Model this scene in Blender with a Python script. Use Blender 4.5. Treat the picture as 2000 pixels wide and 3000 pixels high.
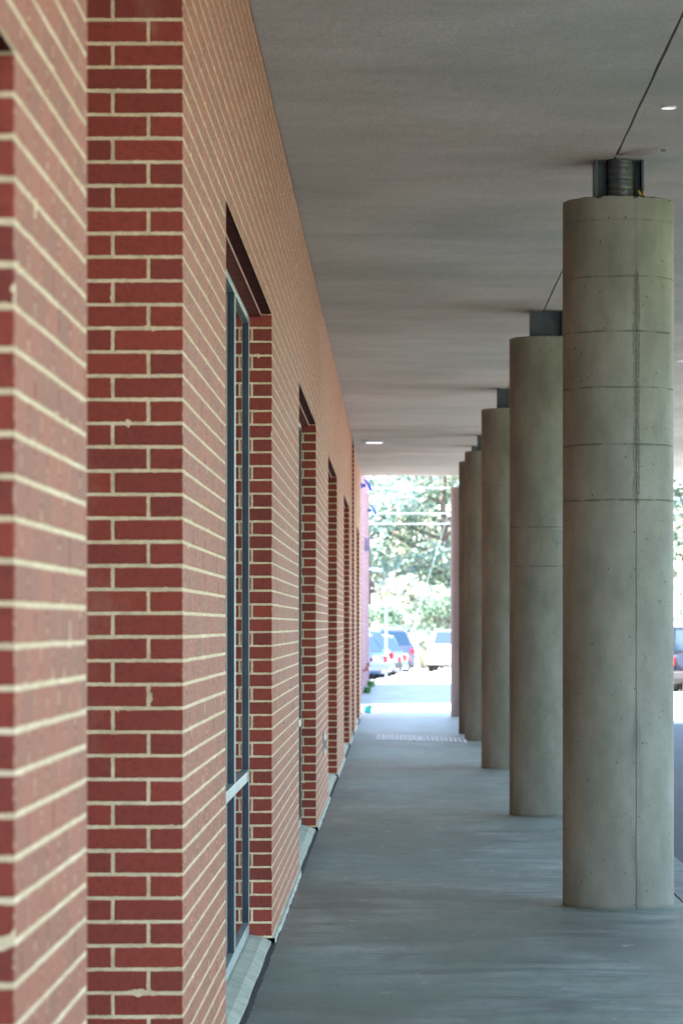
import bpy, math, random
from mathutils import Vector, Matrix
R = math.radians
random.seed(7)
for o in list(bpy.data.objects): bpy.data.objects.remove(o)
scene = bpy.context.scene
COL = scene.collection

# ------------------------------------------------------------------ camera, sky, sun, exposure
cam = bpy.data.cameras.new('camera'); camo = bpy.data.objects.new('camera', cam); COL.objects.link(camo)
EYE = 1.56
camo.location = (0, 0, EYE); camo.rotation_euler = (R(90), 0, 0)
cam.sensor_fit = 'HORIZONTAL'; cam.sensor_width = 24; cam.lens = 117
cam.shift_x = -0.08; cam.shift_y = 0.166
cam.clip_start = 0.1; cam.clip_end = 3000
cam.dof.use_dof = True; cam.dof.focus_distance = 16.0; cam.dof.aperture_fstop = 8.2
scene.camera = camo

SUN_EL, SUN_TRAVEL = 55.0, 35.0            # light travels towards +X, turned 35 degrees towards +Y
world = bpy.data.worlds.new("World"); scene.world = world; world.use_nodes = True
wn = world.node_tree.nodes; wl = world.node_tree.links
bg = wn['Background']; sky = wn.new('ShaderNodeTexSky'); sky.sky_type = 'NISHITA'; sky.sun_disc = False
sky.sun_elevation = R(SUN_EL); sky.sun_rotation = R(180 + 90 - SUN_TRAVEL)
sky.air_density = 1.0; sky.dust_density = 1.2; sky.ozone_density = 1.0
wl.new(sky.outputs[0], bg.inputs[0]); bg.inputs[1].default_value = 0.15
sl = bpy.data.lights.new('sun', 'SUN'); sl.energy = 5.0; sl.angle = R(0.5); sl.color = (1.0, 0.90, 0.76)
so = bpy.data.objects.new('sun', sl); COL.objects.link(so)
dv = Vector((math.cos(R(SUN_TRAVEL))*math.cos(R(SUN_EL)), math.sin(R(SUN_TRAVEL))*math.cos(R(SUN_EL)), -math.sin(R(SUN_EL))))
so.rotation_euler = dv.to_track_quat('-Z', 'Y').to_euler(); so.location = (-20, -20, 40)
scene.view_settings.view_transform = 'Standard'; scene.view_settings.look = 'None'
scene.view_settings.exposure = 3.36; scene.view_settings.gamma = 1.0
scene.render.engine = 'CYCLES'
scene.cycles.max_bounces = 12; scene.cycles.diffuse_bounces = 8

# ------------------------------------------------------------------ helpers
class MB:
    def __init__(s): s.v = []; s.f = []; s.uv = []; s.mi = []
    def face(s, pts, uvs=None, mi=0):
        n = len(s.v); s.v += [tuple(p) for p in pts]; s.f.append(tuple(range(n, n+len(pts))))
        s.uv.append(uvs or [(0, 0)]*len(pts)); s.mi.append(mi)
    def box(s, a, b, mi=0):
        x0, y0, z0 = a; x1, y1, z1 = b
        P = [(x0,y0,z0),(x1,y0,z0),(x1,y1,z0),(x0,y1,z0),(x0,y0,z1),(x1,y0,z1),(x1,y1,z1),(x0,y1,z1)]
        for q in ((0,3,2,1),(4,5,6,7),(0,1,5,4),(1,2,6,5),(2,3,7,6),(3,0,4,7)):
            s.face([P[i] for i in q], None, mi)
    def tube(s, p, q, r0, r1=None, n=10, mi=0, caps=True):
        p = Vector(p); q = Vector(q); r1 = r0 if r1 is None else r1
        d = (q-p).normalized(); a = d.orthogonal().normalized(); b = d.cross(a)
        A = [p+(a*math.cos(2*math.pi*i/n)+b*math.sin(2*math.pi*i/n))*r0 for i in range(n)]
        B = [q+(a*math.cos(2*math.pi*i/n)+b*math.sin(2*math.pi*i/n))*r1 for i in range(n)]
        for i in range(n):
            j = (i+1) % n; s.face([A[i], A[j], B[j], B[i]], None, mi)
        if caps: s.face(A[::-1], None, mi); s.face(B, None, mi)
    def path(s, pts, r, n=8, mi=0):
        for i in range(len(pts)-1): s.tube(pts[i], pts[i+1], r, r, n, mi)
    def build(s, name, mat, parent=None, smooth=False, merge=True, bevel=0, loc=None):
        me = bpy.data.meshes.new(name)
        me.from_pydata(s.v, [], s.f)
        uvl = me.uv_layers.new(name='UVMap'); k = 0
        for u in s.uv:
            for c in u: uvl.data[k].uv = c; k += 1
        for m in (mat if isinstance(mat, (list, tuple)) else [mat]): me.materials.append(m)
        for p, mi in zip(me.polygons, s.mi): p.material_index = mi; p.use_smooth = smooth
        if merge:
            import bmesh
            bm = bmesh.new(); bm.from_mesh(me); bmesh.ops.remove_doubles(bm, verts=bm.verts, dist=1e-5)
            bm.to_mesh(me); bm.free()
        me.update()
        o = bpy.data.objects.new(name, me); COL.objects.link(o)
        if parent: o.parent = parent
        if loc: o.location = loc
        if smooth:
            try:
                me.set_sharp_from_angle(angle=R(40))
            except Exception: pass
        if bevel:
            b = o.modifiers.new('bevel', 'BEVEL'); b.width = bevel; b.segments = 2; b.limit_method = 'ANGLE'
        return o
def empty(name, loc=(0, 0, 0), rz=0):
    o = bpy.data.objects.new(name, None); COL.objects.link(o); o.location = loc; o.rotation_euler = (0, 0, rz)
    o.empty_display_size = 0.2; return o
def tag(o, label=None, cat=None, group=None, kind=None):
    if label: o['label'] = label
    if cat: o['category'] = cat
    if group: o['group'] = group
    if kind: o['kind'] = kind
    return o
def copy_tree(o, parent=None):
    c = o.copy(); COL.objects.link(c); c.parent = parent
    for ch in list(o.children): copy_tree(ch, c)
    return c

# ------------------------------------------------------------------ material helpers
class NT:
    def __init__(s, name):
        s.m = bpy.data.materials.new(name); s.m.use_nodes = True
        s.n = s.m.node_tree.nodes; s.l = s.m.node_tree.links; s.b = s.n['Principled BSDF']
    def node(s, t, **kw):
        x = s.n.new(t)
        for k, v in kw.items(): setattr(x, k, v)
        return x
    def link(s, a, b): s.l.new(a, b)
    def setv(s, sock, v):
        if hasattr(v, 'is_linked') or isinstance(v, bpy.types.NodeSocket): s.link(v, sock)
        else: sock.default_value = v
    def math(s, op, a, b=0.0, c=None, clamp=False):
        x = s.node('ShaderNodeMath', operation=op); x.use_clamp = clamp
        s.setv(x.inputs[0], a); s.setv(x.inputs[1], b)
        if c is not None: s.setv(x.inputs[2], c)
        return x.outputs[0]
    def obj(s): return s.node('ShaderNodeTexCoord').outputs['Object']
    def uv(s): return s.node('ShaderNodeTexCoord').outputs['UV']
    def mapping(s, vec, scale=(1,1,1), loc=(0,0,0)):
        x = s.node('ShaderNodeMapping'); s.link(vec, x.inputs[0]); x.inputs['Scale'].default_value = scale
        x.inputs['Location'].default_value = loc; return x.outputs[0]
    def noise(s, vec, scale, detail=4, rough=0.55, dist=0):
        x = s.node('ShaderNodeTexNoise'); s.link(vec, x.inputs['Vector']); x.inputs['Scale'].default_value = scale
        x.inputs['Detail'].default_value = detail; x.inputs['Roughness'].default_value = rough
        x.inputs['Distortion'].default_value = dist; return x.outputs['Fac']
    def ramp(s, fac, stops):
        x = s.node('ShaderNodeValToRGB'); s.link(fac, x.inputs[0]); e = x.color_ramp.elements
        while len(e) < len(stops): e.new(0.5)
        for q, (p, c) in zip(e, stops):
            q.position = p; q.color = c if len(c) == 4 else (*c, 1)
        return x.outputs['Color']
    def smooth(s, v, a, b, lo=0.0, hi=1.0):
        x = s.node('ShaderNodeMapRange', interpolation_type='SMOOTHSTEP'); s.setv(x.inputs[0], v)
        x.inputs[1].default_value = a; x.inputs[2].default_value = b; x.inputs[3].default_value = lo; x.inputs[4].default_value = hi
        return x.outputs[0]
    def mix(s, fac, a, b, mode='MIX'):
        x = s.node('ShaderNodeMix', data_type='RGBA', blend_type=mode)
        s.setv(x.inputs[0], fac)
        for i, v in ((6, a), (7, b)):
            if isinstance(v, bpy.types.NodeSocket): s.link(v, x.inputs[i])
            else: x.inputs[i].default_value = v if len(v) == 4 else (*v, 1)
        return x.outputs[2]
    def bump(s, h, strength, dist, normal=None):
        x = s.node('ShaderNodeBump'); s.link(h, x.inputs['Height']); x.inputs['Strength'].default_value = strength
        x.inputs['Distance'].default_value = dist
        if normal is not None: s.link(normal, x.inputs['Normal'])
        return x.outputs[0]
    def sep(s, vec):
        x = s.node('ShaderNodeSeparateXYZ'); s.link(vec, x.inputs[0]); return x.outputs
    def out(s, color=None, rough=None, metal=None, normal=None, spec=None):
        if color is not None: s.setv(s.b.inputs['Base Color'], color if isinstance(color, bpy.types.NodeSocket) or len(color) == 4 else (*color, 1))
        if rough is not None: s.setv(s.b.inputs['Roughness'], rough)
        if metal is not None: s.setv(s.b.inputs['Metallic'], metal)
        if spec is not None: s.b.inputs['Specular IOR Level'].default_value = spec
        if normal is not None: s.link(normal, s.b.inputs['Normal'])
        return s.m

ROW, OFFZ, BR = 0.0677, 0.037, 0.2032

def brick_material(name, c1, c2, mortar):
    t = NT(name); uv = t.uv()
    # wobble of the joints so that the mortar edges are ragged
    n1 = t.node('ShaderNodeTexNoise'); n1.inputs['Scale'].default_value = 34; n1.inputs['Detail'].default_value = 4
    n1.inputs['Roughness'].default_value = .6
    t.link(uv, n1.inputs['Vector'])
    sub = t.node('ShaderNodeVectorMath', operation='SUBTRACT'); t.link(n1.outputs['Color'], sub.inputs[0]); sub.inputs[1].default_value = (.5, .5, .5)
    sc = t.node('ShaderNodeVectorMath', operation='SCALE'); t.link(sub.outputs[0], sc.inputs[0]); sc.inputs['Scale'].default_value = 0.0075
    n3 = t.node('ShaderNodeTexNoise'); n3.inputs['Scale'].default_value = 2.2; t.link(uv, n3.inputs['Vector'])
    sub3 = t.node('ShaderNodeVectorMath', operation='SUBTRACT'); t.link(n3.outputs['Color'], sub3.inputs[0]); sub3.inputs[1].default_value = (.5, .5, .5)
    sc3 = t.node('ShaderNodeVectorMath', operation='SCALE'); t.link(sub3.outputs[0], sc3.inputs[0]); sc3.inputs['Scale'].default_value = 0.008
    add = t.node('ShaderNodeVectorMath', operation='ADD'); t.link(uv, add.inputs[0]); t.link(sc.outputs[0], add.inputs[1])
    add3 = t.node('ShaderNodeVectorMath', operation='ADD'); t.link(add.outputs[0], add3.inputs[0]); t.link(sc3.outputs[0], add3.inputs[1])
    def brick(vec, ms, sm):
        b = t.node('ShaderNodeTexBrick'); t.link(vec, b.inputs['Vector'])
        b.offset = 0.5; b.offset_frequency = 2; b.squash = 1.0
        b.inputs['Scale'].default_value = 1; b.inputs['Brick Width'].default_value = BR
        b.inputs['Row Height'].default_value = ROW; b.inputs['Mortar Size'].default_value = ms
        b.inputs['Mortar Smooth'].default_value = sm; b.inputs['Bias'].default_value = 0
        b.inputs['Color1'].default_value = (*c1, 1); b.inputs['Color2'].default_value = (*c2, 1)
        b.inputs['Mortar'].default_value = (*mortar, 1)
        return b
    b1 = brick(add3.outputs[0], 0.0056, 0.1)
    b2 = brick(add3.outputs[0], 0.011, 0.2)          # wider joint, used for smeared mortar
    big = t.noise(uv, 3.0, 3)
    smear = t.smooth(t.noise(uv, 13.0, 5, .65), .63, .68)
    mask = t.math('MAXIMUM', b1.outputs['Fac'], t.math('MULTIPLY', b2.outputs['Fac'], smear))
    # brick face: per-brick tint, pores and dark flecks
    speck = t.smooth(t.noise(t.mapping(uv, (1, 1, 1)), 120, 3, .7), .60, .74)
    fine = t.noise(uv, 260, 3, .7)
    col = b2.outputs['Color'] if False else b1.outputs['Color']
    tint = brick(add3.outputs[0], 0.0, 0.0).outputs['Color']
    tint = t.mix(t.math('MULTIPLY', t.smooth(t.noise(uv, 38, 4, .6), .42, .72), .35), tint, tuple(c*.55 for c in c2))
    tint = t.mix(t.math('MULTIPLY', speck, .4), tint, tuple(c*.4 for c in c2))
    tint = t.mix(t.smooth(fine, .3, .8, 0, .22), tint, (c1[0]*1.35, c1[1]*1.8, c1[2]*1.8))
    mort = t.mix(t.smooth(t.noise(uv, 60, 4), .35, .7), mortar, tuple(c*.76 for c in mortar))
    mort = t.mix(t.smooth(big, .3, .75, 0, .5), mort, (mortar[0]*1.12, mortar[1]*1.18, mortar[2]*1.3))
    color = t.mix(mask, tint, mort)
    h = t.math('ADD', t.math('MULTIPLY', t.math('SUBTRACT', 1.0, b1.outputs['Fac']), .8), t.math('MULTIPLY', fine, .35))
    h = t.math('ADD', h, t.math('MULTIPLY', t.noise(uv, 55, 4, .6), .5))
    nrm = t.bump(h, 0.8, 0.004)
    return t.out(color, 0.82, normal=nrm, spec=0.55)

def single_brick_material(name, c1, c2, mortar):
    """uv = position in the brick face in metres, uv 'dim' = size of that face, 'tint' = one random number per brick."""
    t = NT(name); o = t.obj(); s = t.sep(t.uv())
    dm = t.node('ShaderNodeUVMap'); dm.uv_map = 'dim'; d = t.sep(dm.outputs[0])
    tn = t.node('ShaderNodeUVMap'); tn.uv_map = 'tint'; tv = t.sep(tn.outputs[0])
    e = t.math('MINIMUM', t.math('MINIMUM', s[0], t.math('SUBTRACT', d[0], s[0])), t.math('MINIMUM', s[1], t.math('SUBTRACT', d[1], s[1])))
    wob = t.math('MULTIPLY', t.math('SUBTRACT', t.noise(o, 80, 4, .65), .47), .007)
    blob = t.smooth(t.noise(o, 11, 4, .6), .64, .72, 0, .007)
    m = t.smooth(t.math('SUBTRACT', e, t.math('ADD', wob, blob)), -.0004, .0006, 1, 0)
    fine = t.noise(o, 330, 3, .7); mid = t.noise(o, 48, 4, .65)
    c = t.mix(tv[0], c1, c2)
    c = t.mix(t.smooth(tv[1], .86, .92, 0, .35), c, tuple(x*.5 for x in c2))
    c = t.mix(t.smooth(mid, .45, .75, 0, .55), c, tuple(x*.5 for x in c2))
    c = t.mix(t.smooth(t.noise(o, 110, 3, .7), .58, .70, 0, .75), c, tuple(x*.3 for x in c2))
    c = t.mix(t.smooth(fine, .35, .8, 0, .3), c, (c1[0]*1.4, c1[1]*1.9, c1[2]*1.7))
    c = t.mix(t.smooth(t.noise(t.mapping(o, (1, 1, .6)), 1.7, 6, .7), .60, .74, 0, .22), c, (.50, .36, .24))
    c = t.mix(m, c, mortar)
    h = t.math('ADD', t.math('MULTIPLY', fine, .5), t.math('MULTIPLY', mid, .7))
    h = t.math('ADD', h, t.math('MULTIPLY', t.smooth(e, 0, .004), .8))
    t.out(c, .68, normal=t.bump(h, .8, .003), spec=.5)
    t.b.inputs['Sheen Weight'].default_value = .34; t.b.inputs['Sheen Roughness'].default_value = .45
    t.b.inputs['Sheen Tint'].default_value = (1, .72, .40, 1)
    return t.m

def mortar_material(name, mortar):
    t = NT(name); o = t.obj()
    c = t.mix(t.smooth(t.noise(o, 30, 5, .65), .35, .7), mortar, tuple(x*.72 for x in mortar))
    c = t.mix(t.smooth(t.noise(o, 4, 4), .5, .7, 0, .7), c, (mortar[0]*1.15, mortar[1]*1.2, mortar[2]*1.35))
    c = t.mix(t.smooth(t.noise(o, 300, 2, .7), .4, .8, 0, .4), c, tuple(x*.6 for x in mortar))
    h = t.math('ADD', t.noise(o, 220, 3, .7), t.noise(o, 35, 4, .6))
    return t.out(c, .85, normal=t.bump(h, .7, .004), spec=.4)

def stucco_material():
    t = NT('soffit stucco'); o = t.obj()
    big = t.noise(t.mapping(o, (.35, .42, 1)), 1.1, 5, .6)
    mid = t.noise(t.mapping(o, (.6, 1.1, 1)), 1.6, 7, .68)
    fine = t.noise(o, 55, 4, .8)
    c = t.ramp(big, [(.34, (.46, .455, .41)), (.5, (.62, .59, .55)), (.68, (.72, .675, .65))])
    c = t.mix(t.smooth(mid, .35, .7, 0, .5), c, (.42, .42, .36))
    c = t.mix(t.smooth(fine, .35, .7, 0, .55), c, (.36, .35, .32))
    h = t.math('ADD', t.math('MULTIPLY', fine, .6), t.math('MULTIPLY', t.noise(t.mapping(o, (1, .5, 1)), 9, 4), 1.0))
    return t.out(c, .9, normal=t.bump(h, .6, .008), spec=.3)

def floor_material():
    t = NT('broomed concrete'); o = t.obj()
    streak = t.noise(t.mapping(o, (1.1, 2.4, 1)), 1.1, 9, .7, .6)
    streak2 = t.noise(t.mapping(o, (3.0, 11.0, 1)), 1.3, 6, .7)
    blot = t.noise(t.mapping(o, (1, .5, 1)), .9, 5, .6)
    broom = t.noise(t.mapping(o, (6, 260, 1)), 1.0, 2, .5)
    fine = t.noise(o, 140, 3, .7)
    c = t.ramp(streak, [(.34, (.08, .125, .12)), (.46, (.195, .255, .235)), (.55, (.31, .365, .32)), (.68, (.47, .50, .43))])
    c = t.mix(t.smooth(streak2, .4, .75, 0, .6), c, (.46, .46, .36))
    c = t.mix(t.smooth(t.noise(t.mapping(o, (.9, .22, 1), (3, 1, 0)), 1.2, 5, .6), .4, .62, 0, .6), c, (.115, .125, .09))
    c = t.mix(t.smooth(blot, .42, .68, 0, .65), c, (.18, .25, .19))
    c = t.mix(t.smooth(t.noise(t.mapping(o, (.8, .5, 1), (5, 3, 0)), 1.4, 4), .55, .72, 0, .4), c, (.27, .225, .20))
    c = t.mix(t.smooth(t.noise(t.mapping(o, (1, .3, 1)), 9, 6, .7), .45, .7, 0, .45), c, (.13, .15, .12))
    c = t.mix(t.smooth(fine, .4, .75, 0, .4), c, (.14, .145, .13))
    c = t.mix(t.smooth(t.noise(t.mapping(o, (1, .5, 1)), 6, 6, .7), .63, .68, 0, .5), c, (.6, .58, .5))
    vor = t.node('ShaderNodeTexVoronoi'); t.link(t.mapping(o, (1, .6, 1)), vor.inputs['Vector']); vor.inputs['Scale'].default_value = 2.4
    spot = t.math('MULTIPLY', t.smooth(vor.outputs['Distance'], .02, .06, 1, 0), t.smooth(t.sep(vor.outputs['Color'])[0], .6, .65))
    c = t.mix(t.math('MULTIPLY', spot, .7), c, (.06, .06, .05))
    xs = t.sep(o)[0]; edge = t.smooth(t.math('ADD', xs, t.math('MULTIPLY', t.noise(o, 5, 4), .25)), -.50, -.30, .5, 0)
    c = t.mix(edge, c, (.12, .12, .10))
    h = t.math('ADD', t.math('MULTIPLY', broom, .5), t.math('MULTIPLY', fine, .5))
    return t.out(c, t.smooth(streak, .3, .7, .42, .6), normal=t.bump(h, .5, .0025), spec=.5)

def concrete_column_material(name, joints, seam, spall, patch=None, stain=1.0, daylight_tint=None):
    """uv.x = arc length in metres from the seam-free zero facing the viewer, uv.y = height."""
    t = NT(name); uv = t.uv(); s = t.sep(uv)
    u, v = s[0], s[1]
    wob = t.math('MULTIPLY', t.math('SUBTRACT', t.noise(uv, 6, 3), .5), .012)
    vj = t.math('ADD', v, wob)
    base = t.noise(t.mapping(uv, (1.2, .55, 1)), 2.2, 6, .6)
    c = t.ramp(base, [(.3, (.17, .172, .137)), (.5, (.25, .252, .205)), (.7, (.335, .33, .28))])
    c = t.mix(t.smooth(t.noise(t.mapping(uv, (1, 1, 1)), 9, 5, .65), .4, .75, 0, .3), c, (.18, .17, .135))
    if daylight_tint: c = t.mix(.75, c, daylight_tint)
    fine = t.noise(uv, 150, 3, .7)
    c = t.mix(t.smooth(fine, .45, .8, 0, .4), c, (.11, .10, .08))
    # rings left by the paper form
    lines = None
    for jz, st in joints:
        d = t.math('ABSOLUTE', t.math('SUBTRACT', vj, jz))
        m = t.math('MULTIPLY', t.smooth(d, .0015, .008, 1, 0), st)
        lines = m if lines is None else t.math('MAXIMUM', lines, m)
    brk = t.smooth(t.noise(t.mapping(uv, (3, 1.5, 1)), 3, 3), .33, .55)
    lines = t.math('MULTIPLY', lines, brk)
    # vertical seam with spalled upper stretch
    us = t.math('ADD', u, t.math('MULTIPLY', t.math('SUBTRACT', t.noise(uv, 14, 3), .5), .012))
    du = t.math('ABSOLUTE', t.math('SUBTRACT', us, seam))
    dthin = t.math('ABSOLUTE', t.math('SUBTRACT', u, seam))
    thin = t.math('MULTIPLY', t.smooth(dthin, .001, .0045, .85, 0), t.smooth(v, spall[1]-.02, spall[1]+.05, 1, .25))
    wide = t.smooth(t.math('SUBTRACT', du, t.math('ADD', t.math('MULTIPLY', t.noise(uv, 24, 5, .8), .03), t.math('MULTIPLY', t.smooth(t.noise(uv, 5.5, 2), .42, .62), .006))), -.005, .003, 1, 0)
    inr = t.math('MULTIPLY', t.smooth(v, spall[0], spall[0]+.05), t.smooth(v, spall[1]-.03, spall[1]+.02, 1, 0))
    inr = t.math('MULTIPLY', inr, t.smooth(t.noise(t.mapping(uv, (1, 1, 1)), 3.2, 2), .36, .48))
    wide = t.math('MULTIPLY', wide, inr)
    wide = t.math('MULTIPLY', wide, t.smooth(t.noise(t.mapping(uv, (1, .6, 1)), 34, 4, .75), .34, .58, .25, 1))
    # blow holes
    vor = t.node('ShaderNodeTexVoronoi'); t.link(t.mapping(uv, (1, .7, 1)), vor.inputs['Vector']); vor.inputs['Scale'].default_value = 42
    vor.inputs['Randomness'].default_value = 1
    rad = t.math('MULTIPLY', t.sep(vor.outputs['Color'])[0], .22)
    pit = t.math('MULTIPLY', t.smooth(t.math('SUBTRACT', vor.outputs['Distance'], rad), -.06, .0, 1, 0),
                 t.smooth(t.math('ADD', t.sep(vor.outputs['Color'])[1], t.math('MULTIPLY', t.noise(uv, 3.2, 3), 1.5)), 1.28, 1.4))
    vor2 = t.node('ShaderNodeTexVoronoi'); t.link(t.mapping(uv, (1, .8, 1)), vor2.inputs['Vector']); vor2.inputs['Scale'].default_value = 85
    pit2 = t.math('MULTIPLY', t.smooth(vor2.outputs['Distance'], .08, .2, 1, 0), t.smooth(t.math('ADD', t.sep(vor2.outputs['Color'])[1], t.math('MULTIPLY', t.noise(uv, 2.4, 3), 1.2)), 1.18, 1.26))
    pits = t.math('MAXIMUM', pit, t.math('MULTIPLY', pit2, .7))
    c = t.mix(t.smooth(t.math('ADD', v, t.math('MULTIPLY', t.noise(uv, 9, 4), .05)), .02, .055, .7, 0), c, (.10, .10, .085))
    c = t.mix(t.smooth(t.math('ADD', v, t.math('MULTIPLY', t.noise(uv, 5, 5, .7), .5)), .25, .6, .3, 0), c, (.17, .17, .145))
    c = t.mix(t.math('MULTIPLY', lines, .6), c, (.055, .052, .042))
    c = t.mix(t.math('MULTIPLY', thin, .75), c, (.05, .05, .045))
    # grey streak of dirt along the seam low down
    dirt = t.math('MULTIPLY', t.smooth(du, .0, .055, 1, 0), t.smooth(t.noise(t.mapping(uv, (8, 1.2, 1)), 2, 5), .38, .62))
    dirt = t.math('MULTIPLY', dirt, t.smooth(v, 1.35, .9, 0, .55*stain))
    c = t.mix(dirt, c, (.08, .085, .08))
    c = t.mix(t.math('MULTIPLY', wide, .5), c, (.10, .098, .08))
    c = t.mix(t.math('MULTIPLY', pits, .8), c, (.035, .035, .03))
    h = t.math('MULTIPLY', fine, .12)
    h = t.math('ADD', h, t.math('MULTIPLY', t.noise(uv, 24, 4, .6), .25))
    h = t.math('SUBTRACT', h, t.math('MULTIPLY', lines, .8))
    h = t.math('SUBTRACT', h, t.math('MULTIPLY', thin, .8))
    h = t.math('SUBTRACT', h, t.math('MULTIPLY', wide, t.math('ADD', .6, t.math('MULTIPLY', t.noise(uv, 70, 4, .7), 1.2))))
    h = t.math('SUBTRACT', h, pits)
    if patch:
        pu, pv, pr = patch
        n = t.math('MULTIPLY', t.math('SUBTRACT', t.noise(uv, 20, 4, .65), .5), pr*1.5)
        dx = t.math('MULTIPLY', t.math('SUBTRACT', u, pu), .8); dy = t.math('SUBTRACT', v, pv)
        dd = t.math('SQRT', t.math('ADD', t.math('MULTIPLY', dx, dx), t.math('MULTIPLY', dy, dy)))
        dd = t.math('ADD', dd, n)
        inside = t.smooth(dd, pr-.006, pr, 1, 0)
        inside = t.math('MULTIPLY', inside, t.smooth(v, pv+pr*.35, pv+pr*.45, 1, 0))
        rim = t.math('MULTIPLY', t.smooth(t.math('ABSOLUTE', t.math('SUBTRACT', dd, pr)), .0, .008, 1, 0), t.smooth(v, pv+pr*.35, pv+pr*.45, 1, 0))
        c = t.mix(t.math('MULTIPLY', inside, .5), c, (.22, .235, .22)); c = t.mix(t.math('MULTIPLY', rim, .6), c, (.10, .10, .09))
        h = t.math('SUBTRACT', h, t.math('MULTIPLY', inside, .8))
    return t.out(c, .8, normal=t.bump(h, .8, .006), spec=.4)

def plain(name, color, rough=.6, metal=0., spec=.5, var=.12, scale=12, bump=0., bd=.002):
    t = NT(name); o = t.obj(); n = t.noise(o, scale, 5, .6)
    c = t.mix(t.smooth(n, .3, .75, 0, 1), color, tuple(max(0, x*(1-var*2.2)) for x in color))
    nm = t.bump(t.noise(o, scale*8, 3), bump, bd) if bump else None
    return t.out(c, t.smooth(n, .3, .7, max(.02, rough-.05), min(1, rough+.07)), metal, nm, spec)

M = {}
M['brick'] = brick_material('red brick', (.27, .052, .036), (.19, .036, .03), (.60, .50, .33))
M['brick2'] = brick_material('red brick beyond', (.31, .15, .16), (.25, .12, .13), (.62, .50, .50))  # pale pink lens bloom put into the brick and mortar colours
M['one_brick'] = single_brick_material('fired red brick', (.30, .037, .018), (.20, .024, .014), (.80, .63, .40))
M['mortar'] = mortar_material('tan mortar', (.82, .65, .41))
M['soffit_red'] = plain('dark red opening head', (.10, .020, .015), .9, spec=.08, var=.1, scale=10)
M['stucco'] = stucco_material()
M['floor'] = floor_material()
M['dark_gap'] = plain('joint filler', (.02, .018, .016), .95, var=.3, scale=40, bump=.6, bd=.004)
M['caulk'] = plain('pale mortar strip', (.62, .62, .55), .8, var=.22, scale=30, bump=.8, bd=.006)
M['ledge'] = plain('ledge concrete', (.46, .47, .37), .75, var=.15, scale=6, bump=.4, bd=.003)
M['alu'] = plain('pale painted aluminium', (.36, .45, .44), .35, 0.3, var=.1, scale=5)
M['alu_shaded'] = plain('shaded aluminium', (.010, .028, .050), .4, 0.2, var=.15, scale=4)  # mullion returns facing the camera, their shade put into the colour
M['lintel'] = plain('lintel red oxide paint', (.26, .045, .03), .75, spec=.15, var=.1, scale=10)
M['lintel_edge'] = plain('lintel pale edge', (.45, .2, .15), .6, var=.1, scale=10)
M['steel'] = plain('dark painted steel', (.085, .11, .13), .42, .2, var=.15, scale=8)
M['pipe'] = None
M['kerb'] = plain('kerb concrete', (.26, .28, .24), .8, var=.2, scale=5, bump=.4, bd=.004)
M['white_paint'] = plain('white paint', (.75, .76, .78), .6, var=.06)
M['foam'] = plain('yellow foam', (.72, .55, .18), .85, var=.25, scale=90, bump=.8, bd=.004)
M['plate'] = plain('grey cover plate', (.28, .34, .30), .5, .3, var=.1)
M['interior'] = plain('dark interior', (.03, .03, .03), .9)
t = NT('wrapped pipe'); o = t.obj()
wrap = t.noise(t.mapping(o, (2, 2, 26)), 2.2, 4, .6)
M['pipe'] = t.out(t.mix(t.smooth(wrap, .35, .7), (.03, .045, .05), (.07, .085, .09)), .24, 0., t.bump(t.math('ADD', wrap, t.math('MULTIPLY', t.noise(o, 60, 2), .25)), .6, .006), .7)
t = NT('window glass')
M['glass'] = t.out((.012, .016, .018), .015, 0., t.bump(t.noise(t.obj(), .8, 1), .02, .02), 1.0)
t.b.inputs['IOR'].default_value = 1.9
t = NT('asphalt'); o = t.obj()
n = t.noise(o, 60, 4, .75)
M['asphalt'] = t.out(t.mix(t.smooth(t.noise(t.mapping(o, (1, .4, 1)), .6, 4), .35, .7), t.mix(n, (.035, .036, .038), (.085, .088, .092)), (.075, .08, .088)), .8, normal=t.bump(n, .6, .006))
t = NT('lot paving'); o = t.obj()
n = t.noise(o, 40, 4, .75); n2 = t.noise(t.mapping(o, (.5, .3, 1)), .7, 5)
M['lot'] = t.out(t.mix(t.smooth(n2, .35, .7), t.mix(n, (.30, .30, .29), (.40, .40, .38)), (.33, .33, .32)), .8, normal=t.bump(n, .5, .006))
t = NT('meadow grass'); o = t.obj()
M['grass'] = t.out(t.mix(t.noise(o, 2.0, 6, .7), (.035, .065, .018), (.10, .12, .04)), .9)

# ------------------------------------------------------------------ setting: ground, walk, kerb
SLOPE = .0045
def zslope(y): return 0.0 if y < 58 else -SLOPE*(y-58) if y < 260 else -SLOPE*202
m = MB(); ys = [-400, -60, 57, 100, 180, 260, 420, 900]
for a, b in zip(ys, ys[1:]):
    m.face([(-700, a, zslope(a)-.17), (700, a, zslope(a)-.17), (700, b, zslope(b)-.17), (-700, b, zslope(b)-.17)])
tag(m.build('ground', M['grass']), kind='structure')
m = MB()
for a, b in ((-60, 57.2),):
    m.face([(-14, a, -.135), (45, a, -.135), (45, b, -.135), (-14, b, -.135)])
tag(m.build('road', M['asphalt']), kind='structure')
m = MB()
for a, b in ((-20, 2.5), (30, 57.2)):  # unseen side paving, laid and broken off to shape the bounced light
    m.face([(7.6, a, -.133), (45, a, -.133), (45, b, -.133), (7.6, b, -.133)])
for a, b in ((57.2, 58), (58, 100), (100, 186)):
    m.face([(-40, a, zslope(a)-.133), (45, a, zslope(a)-.133), (45, b, zslope(b)-.133), (-40, b, zslope(b)-.133)])
tag(m.build('parking_lot', M['lot']), kind='structure')

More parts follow.
